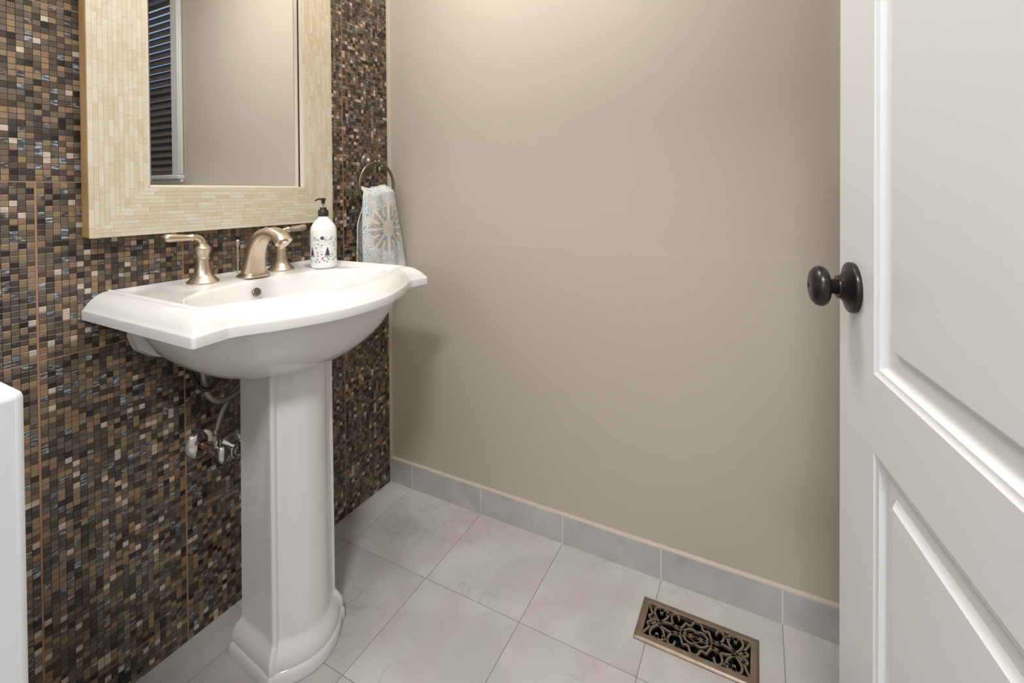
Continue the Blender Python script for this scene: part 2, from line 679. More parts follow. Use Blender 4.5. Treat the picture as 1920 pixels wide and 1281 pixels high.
wbox('pane', mat('window_glass', (0.8, 0.88, 1.0, 1), 0.02, spec=0.5, emit=((0.45, 0.66, 1.0, 1), 0.7)), XB + 0.095, XB + 0.1, WY0, WY1, WZ0, WZ1)
for s0, s1, t0, t1 in ((WY0, WY0 + 0.04, WZ0, WZ1), (WY1 - 0.04, WY1, WZ0, WZ1), (WY0, WY1, WZ0, WZ0 + 0.05), (WY0, WY1, WZ0 + 0.45, WZ0 + 0.49)):
    wbox('sash', M['door'], XB + 0.075, XB + 0.096, s0, s1, t0, t1)
blind = empty('window_blind', (XB + 0.035, (WY0 + WY1) / 2, WZ0 + 0.004))
tag(blind, 'dark brown slatted window blind seen in the mirror', 'blind')
hw = (WY1 - WY0) / 2 - 0.006
b = MB()
b.add([(-0.012, -hw, -0.0225), (-0.012, hw, -0.0225), (0.012, hw, 0.0225), (0.012, -hw, 0.0225),
       (-0.0145, -hw, -0.0215), (-0.0145, hw, -0.0215), (0.0095, hw, 0.0235), (0.0095, -hw, 0.0235)],
      [(0, 1, 2, 3), (7, 6, 5, 4), (0, 4, 5, 1), (1, 5, 6, 2), (2, 6, 7, 3), (3, 7, 4, 0)])
slat_me = mesh('slat', b.v, b.f)
slat_me.materials.append(M['blind'])
for k in range(24):
    o = bpy.data.objects.new('slat', slat_me)
    C.objects.link(o)
    o.parent = blind
    o.location = (0, 0, 0.042 + k * 0.0395)
b = MB()
b.box(-0.02, 0.02, -hw, hw, 0.0, 0.016)
b.build('bottom_rail', M['blind'], blind)
b = MB()
b.box(-0.025, 0.025, -hw, hw, 0.985, 1.02)
b.build('head_rail', M['blind'], blind)
b = MB()
b.tube([(-0.024, hw - 0.012, 0.98), (-0.024, hw - 0.012, 0.20)], 0.003, 6)
b.build('tilt_wand', M['blind'], blind)

# ------------------------------------------------------------------ door
DA = math.radians(8.5)
DW = 0.70
edge = Vector((-0.571, -1.376, 0))
hinge = edge - Vector((math.cos(DA), math.sin(DA), 0)) * DW
door = empty('door_1', (hinge.x, hinge.y, 0.0), DA)
tag(door, kind='structure')
DT = 0.035
ST = 0.120
DZ0, DZ1 = 0.012, 2.02
panels = [(ST, DW - ST, 0.24, 0.813), (ST, DW - ST, 0.905, 1.90)]
b = MB()
xe = [0, ST, DW - ST, DW]
for x0, x1, z0, z1 in [(0, ST, DZ0, DZ1), (DW - ST, DW, DZ0, DZ1), (ST, DW - ST, DZ0, 0.24), (ST, DW - ST, 0.813, 0.905), (ST, DW - ST, 1.90, DZ1)]:
    b.box(x0, x1, -DT, 0.0, z0, z1)
bm = bmesh.new()
me = mesh('leaf', b.v, b.f)
bm.from_mesh(me)
bmesh.ops.remove_doubles(bm, verts=bm.verts, dist=1e-5)
bm.to_mesh(me)
bm.free()
link('leaf', me, M['door'], door)
PROF = [(0.0, 0.0), (0.0012, -0.0010), (0.0050, -0.0026), (0.0075, -0.0030), (0.0085, -0.0052), (0.0110, -0.0078), (0.0145, -0.0096), (0.0180, -0.0102),
        (0.0340, -0.0104), (0.0385, -0.0060), (0.0410, -0.0038), (0.0455, -0.0036)]
for x0, x1, z0, z1 in panels:
    rs = []
    for o_, d_ in PROF:
        rs.append([(x0 + o_, d_, z0 + o_), (x1 - o_, d_, z0 + o_), (x1 - o_, d_, z1 - o_), (x0 + o_, d_, z1 - o_)])
    b = MB()
    b.rings(rs, False, True)
    b.build('panel', M['door'], door, 25)
    b = MB()
    b.box(x0, x1, -DT, -0.012, z0, z1)
    b.build('panel_back', M['door'], door)
# knob on its rosette
KS, KZ = DW - 0.0545, 0.994
ax = Matrix.Translation((KS, 0, KZ)) @ rot_to((0, 1, 0))
b = MB()
b.lathe([(0.0325, 0.0), (0.0330, 0.0015), (0.0330, 0.0052), (0.0320, 0.0066), (0.0288, 0.0070), (0.0272, 0.0078), (0.0240, 0.0092), (0.0190, 0.0122), (0.0158, 0.0152), (0.0148, 0.0164), (0.0154, 0.0174), (0.0148, 0.0192), (0.0098, 0.0195)], 48, ax, True, False)
ros = b.build('rosette', M['bronze'], door, 50)
b = MB()
sa = Matrix.Translation((KS + 0.012, 0.0070, KZ - 0.0175)) @ rot_to((0, 1, 0))
b.lathe([(0.003, 0.0), (0.003, 0.0024), (0.0022, 0.003)], 14, sa)
b.build('screw', M['screw'], ros, 40)
b = MB()
b.lathe([(0.0102, 0.012), (0.0098, 0.0265), (0.0120, 0.0285), (0.0190, 0.0295), (0.0238, 0.0318), (0.0262, 0.0358), (0.0266, 0.0400), (0.0248, 0.0448), (0.0198, 0.0487), (0.0115, 0.0508), (0.0022, 0.0514), (0.0015, 0.0504)], 48, ax, False, True)
knob = b.build('knob', M['bronze'], door, 60)
for z in (0.25, 1.05, 1.80):
    b = MB()
    b.tube([(-0.004, -0.002, z - 0.045), (-0.004, -0.002, z + 0.045)], 0.006, 12)
    b.build('hinge', M['bronze'], door, 50)

# ------------------------------------------------------------------ pedestal sink
XC = -0.605
sink = empty('pedestal_sink', (XC, -0.22, 0.0))
tag(sink, 'white porcelain pedestal sink with stepped bow-front rim under the mirror', 'sink')
SO = Vector((XC, -0.22, 0.0))


def full_loop(half):
    """half: (u, y) from the back centre along the left side to the front centre -> closed loop"""
    left = [(-u, y) for u, y in half]
    right = [(u, y) for u, y in half[1:-1]][::-1]
    return left + right


def seg(p, q, n):
    return [(p[0] + (q[0] - p[0]) * k / n, p[1] + (q[1] - p[1]) * k / n) for k in range(n)]


def half_outline(ub, uc, yc, notch, bow, rad, yback):
    pts = seg((0, yback), (ub, yback), 16)
    pts += seg((ub, yback), (uc, yc + rad), 14)
    # rounded corner
    for k in range(5):
        a = math.pi / 2 * k / 4
        pts.append((uc - rad + rad * math.cos(a), yc + rad - rad * math.sin(a)))
    pts += seg((uc - rad, yc), notch, 6)[1:]
    ctl = [notch] + bow
    cm = catmull([(p[0], p[1], 0) for p in ctl] , 6)
    # keep the bow flat at the centre line
    pts += [(p.x, p.y) for p in cm]
    return pts


outer = half_outline(0.314, 0.317, -0.420, (0.252, -0.411), [(0.222, -0.424), (0.181, -0.449), (0.095, -0.486), (0.035, -0.4975), (0, -0.499)], 0.006, -0.0015)
inner = half_outline(0.264, 0.270, -0.362, (0.232, -0.372), [(0.205, -0.384), (0.165, -0.400), (0.09, -0.420), (0.035, -0.4275), (0, -0.429)], 0.004, -0.0015)
OUT = full_loop(outer)
INN = full_loop(inner)
N = len(OUT)
assert len(INN) == N
BC = (0.0, -0.272)


def sup(a, aa, bb, e):
    c, s = math.cos(a), math.sin(a)
    r = (abs(c / aa) ** e + abs(s / bb) ** e) ** (-1 / e)
    return r * c, r * s


OPEN = []
for (x, y) in INN:
    a = math.atan2(y - BC[1], x - BC[0])
    if y > BC[1]:
        dx, dy = sup(a, 0.246, 0.138, 2.2)
    else:
        dx, dy = sup(a, 0.246, 0.146, 2.5)
    OPEN.append((BC[0] + dx, BC[1] + dy))


def lerp2(A, B, t):
    return [(a[0] + (b_[0] - a[0]) * t, a[1] + (b_[1] - a[1]) * t) for a, b_ in zip(A, B)]


def ring3(A, z):
    return [(p[0], p[1] + 0.22, z) for p in A]


def sm(t):
    t = max(0.0, min(1.0, t))
    return t * t * (3 - 2 * t)


rings = []
# underside of the bowl, from the pedestal up to the rim


def bowl_ring(uw, yf, yb, z, t):
    """blend between the rim outline (t=1) and a rounded bowl section"""
    yc_ = yb * 0.45 + yf * 0.55
    R = []
    for (x, y) in OUT:
        a = math.atan2(y - (-0.24), x)
        if y > -0.24:
            dx, dy = sup(a, uw, abs(yb - yc_), 3.2)
        else:
            dx, dy = sup(a, uw, abs(yf - yc_), 2.1)
        R.append((dx, yc_ + dy))
    return R


for z, uw, yf, yb in [(0.702, 0.070, -0.285, -0.11), (0.704, 0.096, -0.314, -0.085), (0.713, 0.140, -0.348, -0.055), (0.730, 0.180, -0.380, -0.035), (0.754, 0.216, -0.410, -0.022),
                      (0.783, 0.245, -0.434, -0.012), (0.816, 0.266, -0.452, -0.006), (0.842, 0.278, -0.463, -0.003), (0.8565, 0.284, -0.468, -0.002)]:
    rings.append(ring3(bowl_ring(uw, yf, yb, z, 0), z))
# keep the bowl inside the rim at the corners: small cove, then the rim
rings.append(ring3(lerp2(OUT, INN, 0.06), 0.8555))
PR = [(0.0, 0.8575), (-0.004, 0.8600), (0.0, 0.8750), (0.010, 0.8768), (0.035, 0.8782), (0.07, 0.8800), (0.13, 0.8850), (0.22, 0.8912), (0.34, 0.8975), (0.48, 0.9030), (0.62, 0.9070),
      (0.75, 0.9093), (0.85, 0.9100), (0.88, 0.9096), (0.90, 0.9104), (0.93, 0.9122), (0.965, 0.9130), (1.0, 0.9128), (1.03, 0.9112), (1.05, 0.9078), (1.075, 0.9046), (1.12, 0.9034), (1.16, 0.9030)]
for t, z in PR:
    R = lerp2(OUT, INN, t)
    # at the wall the section is simply cut off
    R = [(x, min(y, -0.0012)) for x, y in R]
    rings.append([(x, y + 0.22, (min(z, 0.9105) if t < 0.76 else 0.9105) if y > -0.0025 and abs(x) < 0.262 and t > 0.0 else z) for x, y in R])
# deck from the bead to the basin opening
R0 = lerp2(OUT, INN, 1.16)
R0 = [(x, min(y, -0.0012)) for x, y in R0]
for k in range(1, 10):
    t = k / 10
    R = lerp2(R0, OPEN, t)
    rr = []
    for x, y in R:
        z = 0.9030 - 0.0012 * t
        z += 0.0075 * (1 - sm((-y - 0.004) / 0.018)) * (1 - t)
        z += 0.0035 * sm((0.185 - abs(x)) / 0.03) * sm((y + 0.135) / 0.02) * sm((1 - t) / 0.2)
        rr.append((x, y + 0.22, z))
    rings.append(rr)
# rounded edge and basin
for s, z in [(1.0, 0.9016), (0.988, 0.9006), (0.977, 0.8985), (0.965, 0.8940), (0.950, 0.8865), (0.928, 0.8750), (0.895, 0.860), (0.85, 0.840), (0.78, 0.819), (0.68, 0.802), (0.55, 0.790), (0.38, 0.782), (0.2, 0.778), (0.09, 0.776)]:
    rings.append(ring3([(BC[0] + (x - BC[0]) * s, BC[1] + (y - BC[1]) * s + (1 - s) * 0.02) for x, y in OPEN], z))
b = MB()
b.rings(rings, True, True)
basin = b.build('basin', M['porcelain'], sink, 42)
# apron against the wall
b = MB()
ap = [(-0.235, 0.857), (-0.236, 0.800), (-0.225, 0.768), (-0.195, 0.742), (-0.150, 0.724), (0.150, 0.724), (0.195, 0.742), (0.225, 0.768), (0.236, 0.800), (0.235, 0.857)]
b.rings([[(x, 0.2185, z) for x, z in ap], [(x * 0.99, 0.2185 - 0.022, 0.857 + (z - 0.857) * 0.97) for x, z in ap]])
b.build('wall_apron', M['porcelain'], sink, 50)
# drain and overflow
b = MB()
b.lathe([(0.030, 0.0), (0.030, 0.002), (0.026, 0.0036), (0.021, 0.002), (0.018, 0.005), (0.004, 0.007)], 28, Matrix.Translation((0, BC[1] + 0.238, 0.7765)))
b.build('drain', M['nickel'], sink, 40)
b = MB()
b.lathe([(0.0105, -0.004), (0.0105, 0.0018), (0.0092, 0.0026), (0.0082, 0.0016), (0.006, 0.0014), (0.0015, 0.002)], 24,
        Matrix.Translation((-0.026, -0.1515 + 0.22, 0.8755)) @ rot_to((-0.03, -0.86, 0.46)))
b.build('overflow_cap', M['pewter'], sink, 40)


# pedestal
def ped_half(uc, ub, yc, bowd, yb, e=0.0):
    pts = seg((0, yb + e), (ub + e, yb + e), 6)
    pts += seg((ub + e, yb + e), (uc + e, yc + 0.006), 8)
    # rounded rib at the corner
    for k in range(7):
        a = math.pi / 2 * (k - 0.6) / 4.8
        pts.append((uc + e - 0.0035 + 0.0062 * math.cos(a), yc - e * 0.6 - 0.0062 * math.sin(a)))
    x0, y0 = uc + e - 0.0125, yc - 0.0035 - e * 0.9
    pts.append((x0, y0))
    y1 = yc - bowd - e
    for k in range(1, 13):
        a = k / 12
        x = x0 * (1 - a)
        pts.append((x, y1 + (y0 - y1) * (x / x0) ** 2))
    return pts


def ped_ring(e, z, k=1.0):
    h = ped_half(0.086 * k, 0.074 * k, -0.285, 0.046, -0.150, e)
    return [(p[0], p[1] + 0.22, z) for p in full_loop(h)]


b = MB()
prs = []
for e, z in [(0.017, 0.0), (0.019, 0.002), (0.020, 0.010), (0.0195, 0.024), (0.0175, 0.031), (0.0150, 0.0335), (0.0150, 0.036), (0.0160, 0.040), (0.0155, 0.050), (0.0130, 0.062), (0.0085, 0.074), (0.0030, 0.083), (0.0, 0.090), (-0.0005, 0.095), (-0.001, 0.30), (-0.002, 0.55), (-0.0025, 0.72)]:
    prs.append(ped_ring(e, z))
b.rings(prs)
b.build('pedestal', M['porcelain'], sink, 32)
b = MB()
b.lathe([(0.0085, 0.0), (0.0085, 0.012), (0.006, 0.018), (0.0, 0.0195)], 14, Matrix.Translation((0.110, -0.045, 0.0)))
b.build('floor_bolt_cap', M['porcelain'], sink, 50)

# ------------------------------------------------------------------ faucet
fc = empty('faucet', (XC, -0.065, 0.9062))
tag(fc, 'brushed nickel widespread faucet with two lever handles on the sink', 'faucet')


def handle(x, sgn):
    t = MB()
    # (built around the handle's own axis)
    prof = [(0.0345, 0.0), (0.0345, 0.002), (0.0325, 0.004), (0.0318, 0.006), (0.0285, 0.0085), (0.0278, 0.0105), (0.0235, 0.0145), (0.0185, 0.0225), (0.0152, 0.0335), (0.0138, 0.046),
            (0.0133, 0.0560), (0.0150, 0.0575), (0.0150, 0.0600), (0.0134, 0.0612), (0.0140, 0.066), (0.0175, 0.078), (0.0185, 0.0815), (0.0185, 0.084), (0.0160, 0.086), (0.0155, 0.0885), (0.0120, 0.0905),
            (0.0115, 0.093), (0.0090, 0.0945), (0.0, 0.096)]
    t.lathe(prof, 36, Matrix.Translation((x, 0, 0)))
    h = t.build('handle', M['nickel'], fc, 40)
    l = MB()
    path = [(x, 0, 0.091), (x + sgn * 0.001, 0, 0.099), (x + sgn * 0.006, 0, 0.1065), (x + sgn * 0.014, 0, 0.1105), (x + sgn * 0.020, 0, 0.1112), (x + sgn * 0.023, 0, 0.1113), (x + sgn * 0.0245, 0, 0.1115),
            (x + sgn * 0.027, 0, 0.1116), (x + sgn * 0.040, 0, 0.1122), (x + sgn * 0.058, 0, 0.1132), (x + sgn * 0.074, 0, 0.1145), (x + sgn * 0.080, 0, 0.1150), (x + sgn * 0.083, 0, 0.1152)]
    l.tube(path, [0.0088, 0.0086, 0.0082, 0.0076, 0.0070, 0.0092, 0.0092, 0.0072, 0.0078, 0.0090, 0.0098, 0.0088, 0.0045], 16, (0, 1, 0), 0.9)
    l.build('lever', M['nickel'], h, 50)
    return h


handle(-0.106, -1)
handle(0.103, 1)
# spout: wide at its foot, arching forward over the basin
ctr = [(-0.033, 0.006), (-0.036, 0.030), (-0.042, 0.058), (-0.054, 0.086), (-0.074, 0.107), (-0.100, 0.117), (-0.124, 0.116), (-0.144, 0.107), (-0.156, 0.094)]
half_th = [0.0225, 0.0205, 0.0185, 0.0170, 0.0148, 0.0130, 0.0132, 0.0145, 0.0152]
half_w = [0.0285, 0.0265, 0.0245, 0.0225, 0.0210, 0.0200, 0.0198, 0.0200, 0.0200]
cp = catmull([(y, z, 0) for y, z in ctr], 5)
ht = catmull([(t, 0, 0) for t in half_th], 5)
hwid = catmull([(t, 0, 0) for t in half_w], 5)
rs = []
for i, p in enumerate(cp):
    a_ = cp[max(i - 1, 0)]
    c_ = cp[min(i + 1, len(cp) - 1)]
    tx_, tz_ = c_.x - a_.x, c_.y - a_.y
    L = math.hypot(tx_, tz_)
    tx_, tz_ = tx_ / L, tz_ / L
    nx_, nz_ = -tz_, tx_
    ring_ = []
    for k in range(28):
        an = 2 * math.pi * k / 28
        cx_, cz_ = sup(an, hwid[i].x, ht[i].x, 3.0)
        ring_.append((cx_, p.x + nx_ * cz_, p.y + nz_ * cz_))
    rs.append(ring_)
b = MB()
b.rings(rs)
sp = b.build('spout', M['nickel'], fc, 50)


def sup_ring(w, d, z, yc=-0.033):
    return [(sup(2 * math.pi * k / 28, w, d, 4)[0], yc + sup(2 * math.pi * k / 28, w, d, 4)[1], z) for k in range(28)]


b = MB()
b.rings([sup_ring(0.036, 0.0300, 0.0), sup_ring(0.036, 0.0300, 0.0025), sup_ring(0.034, 0.0280, 0.0045), sup_ring(0.0335, 0.0275, 0.0065), sup_ring(0.030, 0.0245, 0.0085), sup_ring(0.0288, 0.0230, 0.0105)])
b.build('spout_base', M['nickel'], sp, 40)
b = MB()
b.lathe([(0.0115, -0.002), (0.0115, 0.004), (0.0085, 0.0045)], 20, Matrix.Translation((0, -0.1565, 0.0915)) @ rot_to((0, -0.66, -0.75)))
b.build('aerator', M['nickel'], sp, 40)
b = MB()
b.lathe([(0.0022, 0.0), (0.0022, 0.070), (0.0035, 0.073), (0.0055, 0.086), (0.0062, 0.090), (0.0050, 0.092), (0.0, 0.0925)], 16, Matrix.Translation((0.004, 0.040, 0.0)))
b.build('lift_rod', M['nickel'], fc, 40)

# ------------------------------------------------------------------ plumbing under the sink
pl = empty('supply_valve', (-0.689, 0.0, 0.482))
tag(pl, 'chrome water stop valve with round wall plate beside the pedestal', 'valve')
yax = rot_to((0, -1, 0))
b = MB()
b.lathe([(0.037, 0.0), (0.0365, 0.003), (0.031, 0.008), (0.022, 0.0115), (0.0125, 0.013)], 36, yax, True, False)
b.build('wall_plate', M['chrome'], pl, 50)
b = MB()
b.tube([(0, -0.002, 0), (0.0, -0.070, 0.0)], 0.0095, 16)
b.build('stub_pipe', M['brassy'], pl, 50)
b = MB()
b.tube([(0, -0.058, 0), (0, -0.088, 0)], 0.0125, 12)
b.tube([(0, -0.074, 0), (0, -0.074, 0.030)], 0.0085, 12)
b.build('valve_body', M['chrome'], pl, 40)
b = MB()
b.lathe([(0.007, 0.0), (0.007, 0.010), (0.018, 0.012), (0.020, 0.017), (0.017, 0.022), (0.006, 0.024)], 24, Matrix.Translation((0, -0.086, -0.001)) @ Matrix.Diagonal((0.85, 1, 1.15, 1)) @ yax)
b.build('valve_handle', M['chrome'], pl, 50)
b = MB()
b.lathe([(0.0105, 0.0), (0.0105, 0.014), (0.0075, 0.016), (0.0075, 0.026)], 6, Matrix.Translation((0, -0.074, 0.028)))
b.build('coupling_nut', M['chrome'], pl)
hp = catmull([(0, -0.074, 0.05), (0.004, -0.074, 0.068), (0.020, -0.070, 0.098), (0.048, -0.062, 0.128), (0.085, -0.056, 0.150), (0.11, -0.05, 0.19)], 6)
b = MB()
b.tube(hp, 0.0062, 12)
b.build('braided_hose', M['hose'], pl, 60)

h1 = empty('supply_hose', (-0.720, -0.075, 0.70))
tag(h1, 'braided steel supply hose looping down from the sink bowl', 'hose')
hp = catmull([(0, 0, 0.036), (0.000, 0, 0.0), (0.002, 0, -0.035), (0.012, 0.0, -0.072), (0.034, 0.0, -0.094), (0.062, 0.003, -0.098), (0.100, 0.008, -0.088), (0.14, 0.014, -0.07)], 6)
b = MB()
b.tube(hp, 0.0068, 12)
b.build('braid', M['hose'], h1, 60)
b = MB()
b.tube([(0, 0, 0.036), (0, 0, -0.012)], 0.0078, 12)
b.build('ferrule', M['chrome'], h1, 60)
b = MB()
hp = catmull([(-0.022, 0.012, 0.034), (-0.022, 0.010, 0.0), (-0.016, -0.006, -0.034), (0.0, -0.0175, -0.050), (0.018, -0.0175, -0.040), (0.030, -0.012, -0.010), (0.034, -0.008, 0.034)], 6)
b.tube(hp, 0.0052, 10)
o = b.build('black_hose', M['black_hose'], None, 60, (-0.720, -0.075, 0.70))
tag(o, 'thin black rubber hose loop hanging under the sink bowl', 'hose')

dr = empty('drain_pipe', (-0.606, 0.0, 0.435))
tag(dr, 'chrome drain pipe wall plate partly hidden by the pedestal', 'pipe')
b = MB()
b.lathe([(0.044, 0.0), (0.0435, 0.004), (0.036, 0.012), (0.033, 0.020), (0.027, 0.024), (0.025, 0.031), (0.0215, 0.034)], 36, yax, True, True)
b.build('wall_plate', M['chrome'], dr, 45)
b = MB()
b.tube([(0, 0, 0), (0, -0.10, 0.0), (0, -0.125, 0.01), (0, -0.135, 0.035), (0, -0.135, 0.20)], 0.0165, 18)
b.build('trap_pipe', M['chrome'], dr, 60)
b = MB()
b.lathe([(0.010, 0.0), (0.010, 0.004), (0.004, 0.004)], 14, Matrix.Translation((-0.030, -0.010, -0.036)) @ yax)
b.build('plate_tab', M['chrome'], dr, 40)

# ------------------------------------------------------------------ mirror
MX0, MX1, MZ0, MZ1 = XC - 0.312, XC + 0.312, 1.030, 1.985
IX0, IX1, IZ0, IZ1 = XC - 0.205, XC + 0.210, 1.137, 1.878
MD = 0.035
mir = empty('wall_mirror', (XC, 0.0, MZ0))
tag(mir, 'large wall mirror in a broad cream bone-inlaid frame', 'mirror')
MO = Vector((XC, 0, MZ0))


def rel(vs):
    return [(x - MO.x, y, z - MO.z) for x, y, z in vs]


def frame_rail(name, poly):
    b = MB()
    b.rings([rel([(x, -0.0008, z) for x, z in poly]), rel([(x, -MD + 0.0004, z) for x, z in poly])])
    o = b.build(name, M['frame_side'], mir)
    return bevel(o, 0.0035, 2)


rails = {
    'left': frame_rail('frame_rail', [(MX0, MZ0), (IX0, IZ0), (IX0, IZ1), (MX0, MZ1)]),
    'right': frame_rail('frame_rail', [(MX1, MZ0), (MX1, MZ1), (IX1, IZ1), (IX1, IZ0)]),
    'bottom': frame_rail('frame_rail', [(MX0, MZ0), (MX1, MZ0), (IX1, IZ0), (IX0, IZ0)]),
    'top': frame_rail('frame_rail', [(MX0, MZ1), (IX0, IZ1), (IX1, IZ1), (MX1, MZ1)])}
# inner lip
for name_, (x0, x1, z0, z1) in {'a': (IX0 - 0.001, IX0 + 0.0045, IZ0, IZ1), 'b': (IX1 - 0.0045, IX1 + 0.001, IZ0, IZ1), 'c': (IX0, IX1, IZ0 - 0.001, IZ0 + 0.0045), 'd': (IX0, IX1, IZ1 - 0.0045, IZ1 + 0.001)}.items():
    b = MB()
    b.box(x0 - MO.x, x1 - MO.x, -MD - 0.0008, -0.0165, z0 - MO.z, z1 - MO.z)
    bevel(b.build('frame_lip', M['frame_lip'], mir), 0.0012, 2)
# near-black strip painting the shaded gap between lip and glass
b = MB()
for x0, x1, z0, z1 in ((IX0, IX0 + 0.003, IZ0, IZ1), (IX1 - 0.003, IX1, IZ0, IZ1), (IX0, IX1, IZ0, IZ0 + 0.0015), (IX0, IX1, IZ1 - 0.0015, IZ1)):
    b.box(x0 - MO.x, x1 - MO.x, -0.0165, -0.0135, z0 - MO.z, z1 - MO.z)
b.build('gap_shade_strip', M['gap_shade'], mir)
# bevelled glass
gy, bw, bd = -0.014, 0.016, 0.0011
b = MB()
rs = []
for o_, y_ in ((0.0, -0.010), (0.0, gy + bd), (bw, gy)):
    rs.append(rel([(IX0 + o_, y_, IZ0 + o_), (IX1 - o_, y_, IZ0 + o_), (IX1 - o_, y_, IZ1 - o_), (IX0 + o_, y_, IZ1 - o_)]))
b.rings(rs)
b.build('mirror_glass', M['mirror'], mir)
# bone inlay strips
rnd = random.Random(21)
strips = []
SW = 0.0089
nst = 12
for side in ('left', 'right', 'bottom', 'top'):
    for c in range(nst):
        u0 = 0.0005 + c * SW
        u1 = u0 + SW - 0.0002
        um = (u0 + u1) / 2
        if side in ('left', 'right'):
            lo, hi = MZ0 + u0, MZ1 - u0
        else:
            lo, hi = MX0 + u0, MX1 - u0
        p = lo
        first = True
        while p < hi - 0.002:
            L = rnd.uniform(0.03, 0.06) * (0.6 if first else 1)
            first = False
            q = min(p + L, hi)
            if hi - q < 0.012:
                q = hi
            if side == 'left':
                r = (MX0 + u0, MX0 + u1, p, q)
            elif side == 'right':
                r = (MX1 - u1, MX1 - u0, p, q)
            elif side == 'bottom':
                r = (p, q, MZ0 + u0, MZ0 + u1)
            else:
                r = (p, q, MZ1 - u1, MZ1 - u0)
            strips.append((side, r, rnd.randrange(len(M['cream'])), rnd.uniform(0.0, 0.00025)))
            p = q + 0.0002
vis = []
for i, (side, r, m, dy) in enumerate(strips):
    u, v, d = project(((r[0] + r[1]) / 2, -MD, (r[2] + r[3]) / 2))
    if 0 < u < 1920 and 3 < v < 1281:
        vis.append((d, i))
vis.sort()
sing = set(i for _, i in vis[:300])
rest = {s: ([], [], []) for s in rails}
for i, (side, r, m, dy) in enumerate(strips):
    x0, x1, z0, z1 = r
    g = -0.00005
    e = 0.00012
    yf, yb = -MD - 0.0006 - dy, -MD + 0.0006
    vs = [(x0 + g, yb, z0 + g), (x1 - g, yb, z0 + g), (x1 - g, yb, z1 - g), (x0 + g, yb, z1 - g),
          (x0 + g + e, yf, z0 + g + e), (x1 - g - e, yf, z0 + g + e), (x1 - g - e, yf, z1 - g - e), (x0 + g + e, yf, z1 - g - e)]
    fs = [(4, 5, 6, 7), (0, 1, 5, 4), (1, 2, 6, 5), (2, 3, 7, 6), (3, 0, 4, 7)]
    if i in sing:
        link('inlay_strip', mesh('inlay_strip', rel(vs), fs), M['cream'][m], rails[side])
    else:
        V, F, I = rest[side]
        o = len(V)
        V += rel(vs)
        F += [tuple(q + o for q in f) for f in fs]
        I += [m] * len(fs)
for side, (V, F, I) in rest.items():
    if not V:
        continue
    me = bpy.data.meshes.new('inlay_strips')
    me.from_pydata(V, [], F)
    for m_ in M['cream']:
        me.materials.append(m_)
    me.polygons.foreach_set('material_index', I)
    me.update()
    tag(link('inlay_strips', me, None, rails[side]), kind='stuff')

# ------------------------------------------------------------------ soap bottle
bt = empty('soap_bottle', (-0.408, -0.128, 0.9028))
tag(bt, 'white soap pump bottle with winter tree print and black pump', 'bottle')
BR = 0.0365
b = MB()
b.lathe([(0.0, 0.0), (0.030, 0.0), (0.0335, 0.0015), (0.0355, 0.006), (BR, 0.012), (BR, 0.106), (0.0358, 0.114), (0.0335, 0.122), (0.0285, 0.131), (0.021, 0.1395), (0.0155, 0.1455), (0.0135, 0.150), (0.0132, 0.158)], 40, None, False, True)
b.build('body', M['bottle'], bt, 50)
b = MB()
b.lathe([(0.0145, 0.1515), (0.0147, 0.1525), (0.0147, 0.1695), (0.0140, 0.1705), (0.0095, 0.1707), (0.0095, 0.1765), (0.0088, 0.1775), (0.003, 0.1775)], 28)
b.build('cap', M['pump'], bt, 40)
b = MB()
b.lathe([(0.0032, 0.177), (0.0032, 0.190)], 12)
b.build('pump_tube', M['pump_tube'], bt, 60)
b = MB()
b.lathe([(0.0048, 0.1885), (0.0055, 0.197), (0.0075, 0.2025), (0.0072, 0.2045), (0.0, 0.2055)], 18)
np_ = Vector((-0.55, 0.70, 0)).normalized()
np_ = Vector((-0.458, 0.889, 0))
b.tube([(-np_ * -0.0125 + Vector((0, 0, 0.2012))), Vector((0, 0, 0.2030)), (np_ * 0.012 + Vector((0, 0, 0.2025))), (np_ * 0.020 + Vector((0, 0, 0.1995))), (np_ * 0.0235 + Vector((0, 0, 0.1965)))], [0.0035, 0.0062, 0.0048, 0.0036, 0.0026], 12, (0, 0, 1), 0.62)
b.build('pump_head', M['pump'], bt, 60)
# print wrapped around the bottle (angle measured from the side facing the room)
A0 = math.atan2(-1.2735 + 0.128, -1.367 + 0.408)


def wrap(s, z):
    a = A0 + s / BR
    return ((BR + 0.00025) * math.cos(a), (BR + 0.00025) * math.sin(a), z)


def decal(name, polys, m):
    V, F = [], []
    for poly in polys:
        o = len(V)
        V += [wrap(s, z) for s, z in poly]
        F.append(tuple(range(o, o + len(poly))))
    me = bpy.data.meshes.new(name)
    me.from_pydata(V, [], F)
    me.update()
    link(name, me, m, bt)


def tree(s, z, h, w):
    P = []
    n = 5
    for k in range(n):
        zz = z + h * (0.10 + 0.72 * k / n)
        ww = w * (1 - k / (n + 0.6))
        hh = h * 0.26
        P += [[(s - ww, zz - 0.0012), (s - ww * 0.45, zz + 0.0008), (s, zz + hh), ], [(s, zz + hh), (s + ww * 0.45, zz + 0.0008), (s + ww, zz - 0.0012)],
              [(s - ww * 0.55, zz + 0.0004), (s, zz - 0.0014), (s + ww * 0.55, zz + 0.0004), (s, zz + hh)]]
    P.append([(s - 0.0009, z), (s + 0.0009, z), (s + 0.0009, z + h * 0.2), (s - 0.0009, z + h * 0.2)])
    return P


